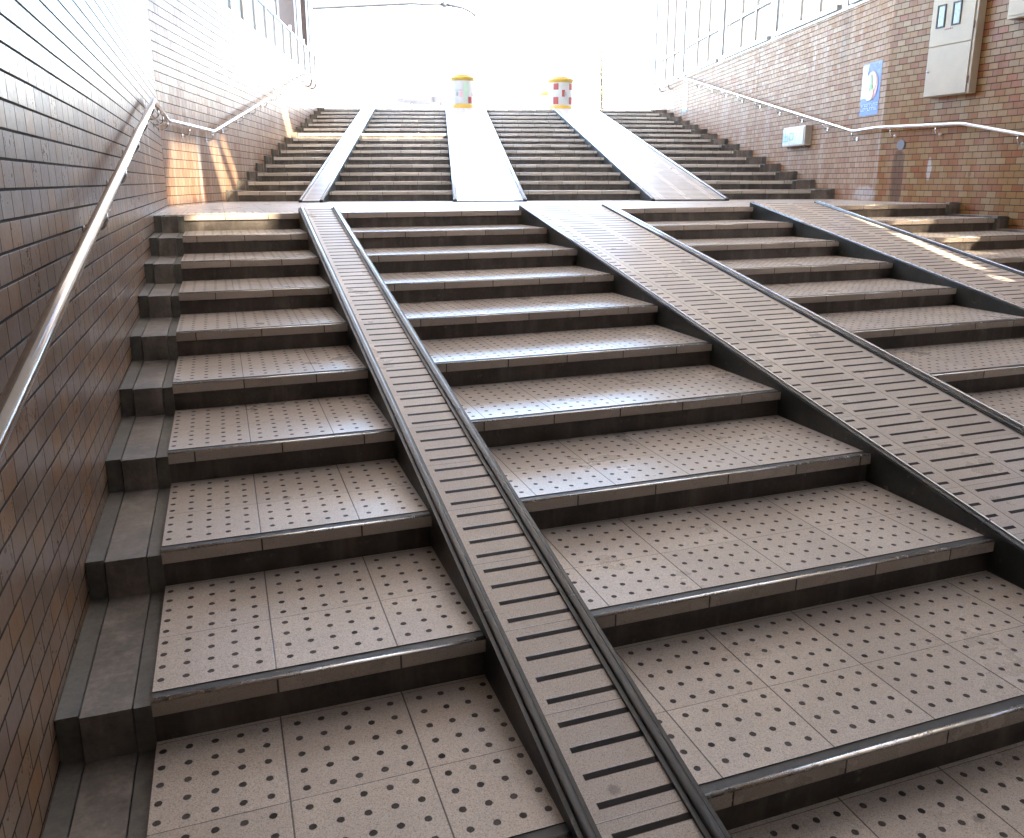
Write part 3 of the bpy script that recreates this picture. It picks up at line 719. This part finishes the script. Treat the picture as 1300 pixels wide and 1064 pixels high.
# ------------------------------------------------------------------ things on the walls
# cabinet on the right wall (x = XRW plane)
t = thing('meter_cabinet', 'beige metal cabinet with two small dark-framed windows on the orange-brown wall', 'cabinet', (XRW, .24, 1.1))
XC = XRW - .10
m = MB(); m.box(XC, XRW - .002, 0., .572, 1.105, 2.35); m.build('case', BEIGE, t, .006)
m = MB(); m.box(XC - .014, XC - .001, .03, .567, 1.11, 1.600); m.build('lower_door', BEIGE, t, .004)
m = MB(); m.box(XC - .014, XC - .001, .03, .567, 1.610, 2.34); ud = m.build('upper_door', BEIGE, t, .004)
for (ya, yb) in ((.388, .496), (.192, .300)):
    m = MB(); z0, z1 = 1.785, 2.010
    m.box(XC - .024, XC - .0145, ya, yb, z0, z0 + .014); m.box(XC - .024, XC - .0145, ya, yb, z1 - .014, z1)
    m.box(XC - .024, XC - .0145, ya, ya + .014, z0 + .0142, z1 - .0142); m.box(XC - .024, XC - .0145, yb - .014, yb, z0 + .0142, z1 - .0142)
    fr_ = m.build('window_frame', DARKG, ud)
    m = MB(); m.box(XC - .018, XC - .0148, ya + .015, yb - .015, z0 + .015, z1 - .015); m.build('window_pane', DGLASS, ud)
for z in (1.20, 1.72):
    m = MB(); m.box(XC - .020, XC - .0142, .006, .022, z, z + .07); m.build('hinge', RUST, t)
m = MB(); m.tube([(XC - .014, .535, 1.36), (XC - .03, .535, 1.36)], .012, 12); m.build('lock_knob', STEELB, t)
m = MB()
for k in range(5): m.box(XC - .0165, XC - .0145, .28 + k * .022, .292 + k * .022, 1.755, 1.766 + .004 * (k % 2))
m.build('lettering', RED, ud)
t = thing('wall_box', 'second beige metal box cut off by the top right corner of the photo', 'box', (XRW, -.6, 1.74))
m = MB(); m.box(XRW - .10, XRW - .002, -1.0, -.335, 1.735, 2.35); m.build('case', BEIGE, t, .006)
m = MB(); m.box(XRW - .112, XRW - .101, -.98, -.36, 1.76, 2.33); m.build('door', BEIGE, t, .004)
# round cover
m = MB(); N_ = 28
for k in range(1): m.tube([(XRW - .001, .915, .632), (XRW - .012, .915, .632)], .056, 28)
t = m.build('cover_plate', plain('dull_grey_metal', (.20, .20, .21), .4, .5)); tag(t, 'round grey metal cover on the orange-brown wall above a dark stain', 'cover')

# flat helper on the right upper wall: local (s from left->right decreasing s) a = along -s, b = z
def wallpoly(m, pts, off, mi=0, x=URW, th=.002):
    """pts (s,z) convex; slab standing off the wall"""
    f = [up(x - off - th, s, z) for s, z in pts]; b = [up(x - off, s, z) for s, z in pts]
    m.poly(f, None, mi); m.poly(b[::-1], None, mi)
    for i in range(len(pts)): j = (i + 1) % len(pts); m.poly([f[i], b[i], b[j], f[j]], None, mi)
def ell(cs_, cz_, rs, rz, n=24): return [(cs_ + rs * math.cos(2 * math.pi * k / n), cz_ + rz * math.sin(2 * math.pi * k / n)) for k in range(n)]
PS0, PS1, PZ0, PZ1 = -.885, -.455, 1.0, 1.60
t = thing('poster', 'faded blue poster with a red-ringed picture on the tan wall by the corner', 'poster', up(URW, -.67, 1.0))
m = MB(); wallpoly(m, [(PS0, PZ0), (PS1, PZ0), (PS1, PZ1), (PS0, PZ1)], .001); m.build('sheet', BLUE, t)
m = MB(); wallpoly(m, [(-.63, 1.20), (PS1 + .001, 1.20), (PS1 + .001, 1.585), (-.60, 1.585), (-.57, 1.45)], .0035); wallpoly(m, [(-.62, 1.42), (-.50, 1.42), (-.53, 1.56)], .0065); m.build('pale_picture', LBLUE, t)
m = MB(); wallpoly(m, ell(-.70, 1.335, .135, .165), .0075); m.build('red_ring', PINKY, t)
m = MB(); wallpoly(m, ell(-.70, 1.375, .10, .115), .011); wallpoly(m, ell(-.665, 1.24, .09, .075), .0135); m.build('cream_disc', CREAM, t)
m = MB(); wallpoly(m, [(-.72, 1.36), (-.69, 1.36), (-.67, 1.46), (-.70, 1.46)], .0165); wallpoly(m, [(-.74, 1.30), (-.66, 1.28), (-.68, 1.35), (-.72, 1.36)], .019); m.build('green_mark', GRN, t)
m = MB(); rr = random.Random(3)
for row, (zz, hh) in enumerate(((1.105, .030), (1.055, .034))):
    s = PS1 - .03
    while s > PS0 + .05:
        wd = rr.choice((.018, .026, .034)); st = rr.choice((0, 1, 2))
        wallpoly(m, [(s - .006, zz), (s, zz), (s, zz + hh), (s - .006, zz + hh)], .0035)
        if st != 1: wallpoly(m, [(s - wd, zz + hh - .007), (s - .0062, zz + hh - .007), (s - .0062, zz + hh), (s - wd, zz + hh)], .0035)
        if st != 0: wallpoly(m, [(s - wd, zz), (s - .0062, zz), (s - .0062, zz + .007), (s - wd, zz + .007)], .0035)
        s -= wd + .011
for k in range(8): wallpoly(m, [(-.62 - k * .03, 1.50), (-.616 - k * .03, 1.50), (-.616 - k * .03, 1.575), (-.62 - k * .03, 1.575)], .0035)
m.build('lettering', LBLUE, t)
# exit sign light box
t = thing('exit_sign', 'small grey-framed light box with faint green exit characters on the tan wall', 'sign', up(URW, 1.2, .72))
m = MB(); m.box(URW - .10, URW - .002, .84, 1.59, .715, .985, up); m.build('case', plain('sign_case', (.42, .38, .32), .4, .2), t, .008)
m = MB(); m.box(URW - .109, URW - .101, .88, 1.57, .735, .965, up); m.build('face_panel', plain('sign_face', (.62, .66, .64), .25, 0, .2, 12), t)
m = MB(); XS = URW - .1095
def st(s0, z0, s1, z1): m.box(XS - .0022, XS, min(s0, s1), max(s0, s1), min(z0, z1), max(z0, z1), up)
# 出
st(1.470, .79, 1.484, .91); st(1.41, .862, 1.422, .90); st(1.532, .862, 1.544, .90); st(1.41, .850, 1.544, .8615)
st(1.385, .795, 1.397, .835); st(1.557, .795, 1.569, .835); st(1.385, .783, 1.569, .7945)
# 口
st(1.20, .80, 1.213, .90); st(1.31, .80, 1.323, .90); st(1.2132, .888, 1.3098, .90); st(1.2132, .80, 1.3098, .812)
m.build('characters', TEAL, t)
for s in (.92, 1.5):
    m = MB(); m.tube([up(URW - .05, s, .716), up(URW - .05, s, .69)], .012, 8); m.build('bolt', STEELB, t)
# white notice strip with blue foot
t = thing('notice_strip', 'narrow white vertical notice with a blue foot on the right wall near the stair top', 'notice', up(URW, 7.05, 1.62))
m = MB(); wallpoly(m, [(6.90, 1.68), (7.22, 1.68), (7.22, 2.22), (6.90, 2.22)], .001, 0, URW, .004); m.build('sheet', WHT, t)
m = MB(); wallpoly(m, [(6.90, 1.63), (7.22, 1.63), (7.22, 1.679), (6.90, 1.679)], .001, 0, URW, .004); m.build('blue_foot', BLUE, t)

# ------------------------------------------------------------------ bollards
def bollard(label, x, s, z, rot, checks, sc=1., grp='round bollards at the stair top'):
    b = up(x, s, z); t = thing('bollard', label, 'bollard', b, grp); c = tuple(b)
    R_ = .270 * sc; hh = .81
    m = MB(); m.lathe([(0, 0), (R_ * 1.03, 0), (R_ * 1.06, .03), (R_ * 1.05, .09), (R_ * 1.01, .125), (R_, .16), (0, .16)], 40, c); m.build('base_ring', YEL, t)
    m = MB(); m.lathe([(R_ * .98, .1605), (R_ * .98, .66)], 40, c); dr = m.build('drum', WHT, t)
    m = MB(); m.lathe([(0, .66), (R_ * 1.0, .661), (R_ * 1.01, .70), (R_ * 1.07, .712), (R_ * 1.06, .74), (R_ * 1.0, .757), (R_ * .68, .762), (R_ * .66, .80), (R_ * .5, .815), (0, .815)], 40, c); m.build('cap', YEL, t)
    def patch(nm, mat, a0, a1, z0, z1, off=.004):
        m = MB(); n = 8; r = R_ * .98 + off
        for k in range(n):
            u0 = a0 + (a1 - a0) * k / n; u1 = a0 + (a1 - a0) * (k + 1) / n
            q = [Vector(c) + Vector((r * math.cos(a + rot), r * math.sin(a + rot), zz)) for a, zz in ((u0, z0), (u1, z0), (u1, z1), (u0, z1))]
            m.poly(q)
        m.build(nm, mat, dr)
    if checks:
        for a in (-2.3, -.95, .4):
            for k, (z0, z1) in enumerate(((.18, .34), (.50, .64))): patch('red_check', RED, a - .22, a + .22, z0, z1)
            patch('red_check', RED, a + .62 - .12, a + .62 + .12, .345, .495)
        patch('small_print', GREYP, -1.62, -1.50, .37, .45); patch('small_print', GREYP, -1.46, -1.42, .36, .42)
    else:
        patch('green_print', PALEG, -1.72, -1.38, .34, .62); patch('green_print', PALEG, -1.66, -1.46, .24, .339)
        patch('red_print', RED, -1.36, -.98, .17, .31); patch('red_print', RED, -.95, -.80, .32, .40)
        patch('grey_print', GREYP, -2.42, -2.22, .33, .42); patch('pink_print', PINKY, -2.10, -1.86, .30, .42)
        patch('grey_print', GREYP, -2.5, -1.85, .445, .460)
    return t
bollard('white bollard with yellow cap and green and red print at the middle ramp top', 4.13, 9.25, TOP, 0, False)
bollard('round yellow-ringed bollard with red and white checks at the right ramp top', 6.44, 9.5, TOP, -.05, True, 1.1)
bollard('second checked bollard half hidden behind the red-checked one', 6.55, 12.4, TOP, .5, True, .95)

# ------------------------------------------------------------------ street beyond
t = thing('overhead_lamp', 'thin street lamp with a long horizontal arm against the white sky', 'street lamp', up(4.85, 14, TOP))
m = MB(); m.tube([up(4.95, 14, TOP), up(4.93, 14, 3.6)], [.045, .035], 12); m.tube([up(4.93, 14, 3.6), up(4.86, 14, 4.3), up(4.66, 14, 4.72)], .035, 10); m.build('pole', WHITEP, t)  # white stands in for the pole fading into the glare
m = MB(); m.tube([up(4.66, 14, 4.72), up(4.52, 14, 4.83), up(4.32, 14, 4.92), up(3.82, 14, 5.0)], .04, 10); m.build('bend', plain('dark_lamp_metal', (.014, .014, .016), .5), t)
m = MB(); m.tube([up(3.82, 14, 5.0), up(2.9, 14, 5.02), up(.2, 14, 4.86), up(-1.5, 14, 4.7)], .05, 10); m.build('arm', plain('dark_lamp_metal', (.014, .014, .016), .5), t)
m = MB(); m.tube([up(3.86, 14, 5.0), up(3.74, 14, 5.005)], .085, 12); m.build('joint', plain('dark_lamp_metal', (.014, .014, .016), .5), t)
# shelter roof
t = thing('street_shelter', 'low grey canopy seen just above the stair top left of the round bollard', 'shelter', up(3.6, 16, TOP))
m = MB(); fr_ = lambda x, y, z: up(x, y, z)
sh = [(2.30, 2.665), (2.75, 2.60), (3.80, 2.555), (3.84, 2.69), (3.55, 2.735), (3.25, 2.75), (2.85, 2.72)]
m.poly([up(a, 15.6, b_) for a, b_ in sh]); m.poly([up(a, 17, b_) for a, b_ in sh][::-1])
for (a, b_), (c, d) in zip(sh, sh[1:] + sh[:1]): m.poly([up(a, 15.6, b_), up(c, 15.6, d), up(c, 17, d), up(a, 17, b_)])
m.build('roof', GREYR, t)
for x in (2.75, 3.65):
    m = MB(); m.tube([up(x, 16.3, TOP), up(x, 16.3, 2.58)], .03, 8); m.build('post', WHITEP, t)
t = thing('banner_stand', 'pale cyan banner standing beyond the top of the leftmost flight', 'banner', up(1.2, 13, TOP))
m = MB(); m.box(.40, .66, 13, 13.02, 1.95, 2.68, up); m.build('cloth', CYAN, t)
m = MB(); m.tube([up(.38, 13.01, TOP), up(.38, 13.01, 2.7)], .012, 8); m.box(.3, .7, 12.9, 13.1, TOP + .001, TOP + .03, up); m.build('stand', WHITEP, t)
m = MB(); m.tube([up(4.85, 13, TOP), up(4.85, 13, 2.72)], .02, 8); tag(m.build('sign_post', GREYP), 'slim grey post just right of the round bollard', 'post')
# tree
t = thing('street_tree', 'thin sparse young tree fading into the glare right of the checked bollard', 'tree', up(8.85, 17, TOP))
rt = random.Random(5); m = MB(); b = up(8.85, 17, TOP); m.tube([b, b + Vector((.03, 0, 1.2)), b + Vector((-.02, .02, 2.6))], [.06, .045, .02], 10)
tips = []
for k in range(38):
    z = .4 + 2.1 * k / 38; a = rt.uniform(0, 6.28); L = rt.uniform(.3, .75) * (1.15 - z / 3.2)
    p0 = b + Vector((0, 0, z)); p1 = p0 + Vector((math.cos(a) * L * .5, math.sin(a) * L * .5, L * .45)); p2 = p0 + Vector((math.cos(a) * L * .8, math.sin(a) * L * .8, L * 1.0))
    m.tube([p0, p1, p2], [.014, .009, .004], 6); tips += [p1, p2, (p1 + p2) / 2]
m.build('trunk', BARK, t)
m = MB()
for p in tips:
    for j in range(16):
        q = p + Vector((rt.gauss(0, .11), rt.gauss(0, .11), rt.gauss(0, .12))); a = Vector((rt.gauss(0, 1), rt.gauss(0, 1), rt.gauss(0, 1))).normalized() * .035; c = a.cross(Vector((rt.gauss(0, 1), rt.gauss(0, 1), 1))).normalized() * .018
        m.poly([q - a, q + c, q + a, q - c])
m.build('crown', LEAF, t)
# pale buildings across the street
def building(label, x0, x1, s0, s1, h, n, k):
    t = thing('building', label, 'building', up((x0 + x1) / 2, s0, TOP), 'pale buildings across the street')
    m = MB(); m.box(x0, x1, s0, s1, TOP, TOP + h, up); wl_ = m.build('wall', BLDG, t)
    m = MB(); m.box(x0 - .3, x1 + .3, s0 - .3, s1 + .3, TOP + h + .001, TOP + h + .4, up); m.build('roof', CONC, t)
    for f in range(int(h // 3)):
        for j in range(n):
            a = x0 + (x1 - x0) * (j + .2) / n; b_ = x0 + (x1 - x0) * (j + .8) / n; z = TOP + 3 * f + .9
            m = MB(); m.box(a, b_, s0 - .04, s0 - .002, z, z + 1.5, up); m.build('window', plain('pale_window', (.55, .6, .63), .15), wl_)
building('white low building across the street, nearly lost in the glare', -6, 7, 60, 70, 6, 6, 0)
building('taller white block across the street to the right, lost in the glare', 9, 24, 75, 88, 12, 6, 0)

for o in bpy.data.objects:
    if '_w' in o: del o['_w']
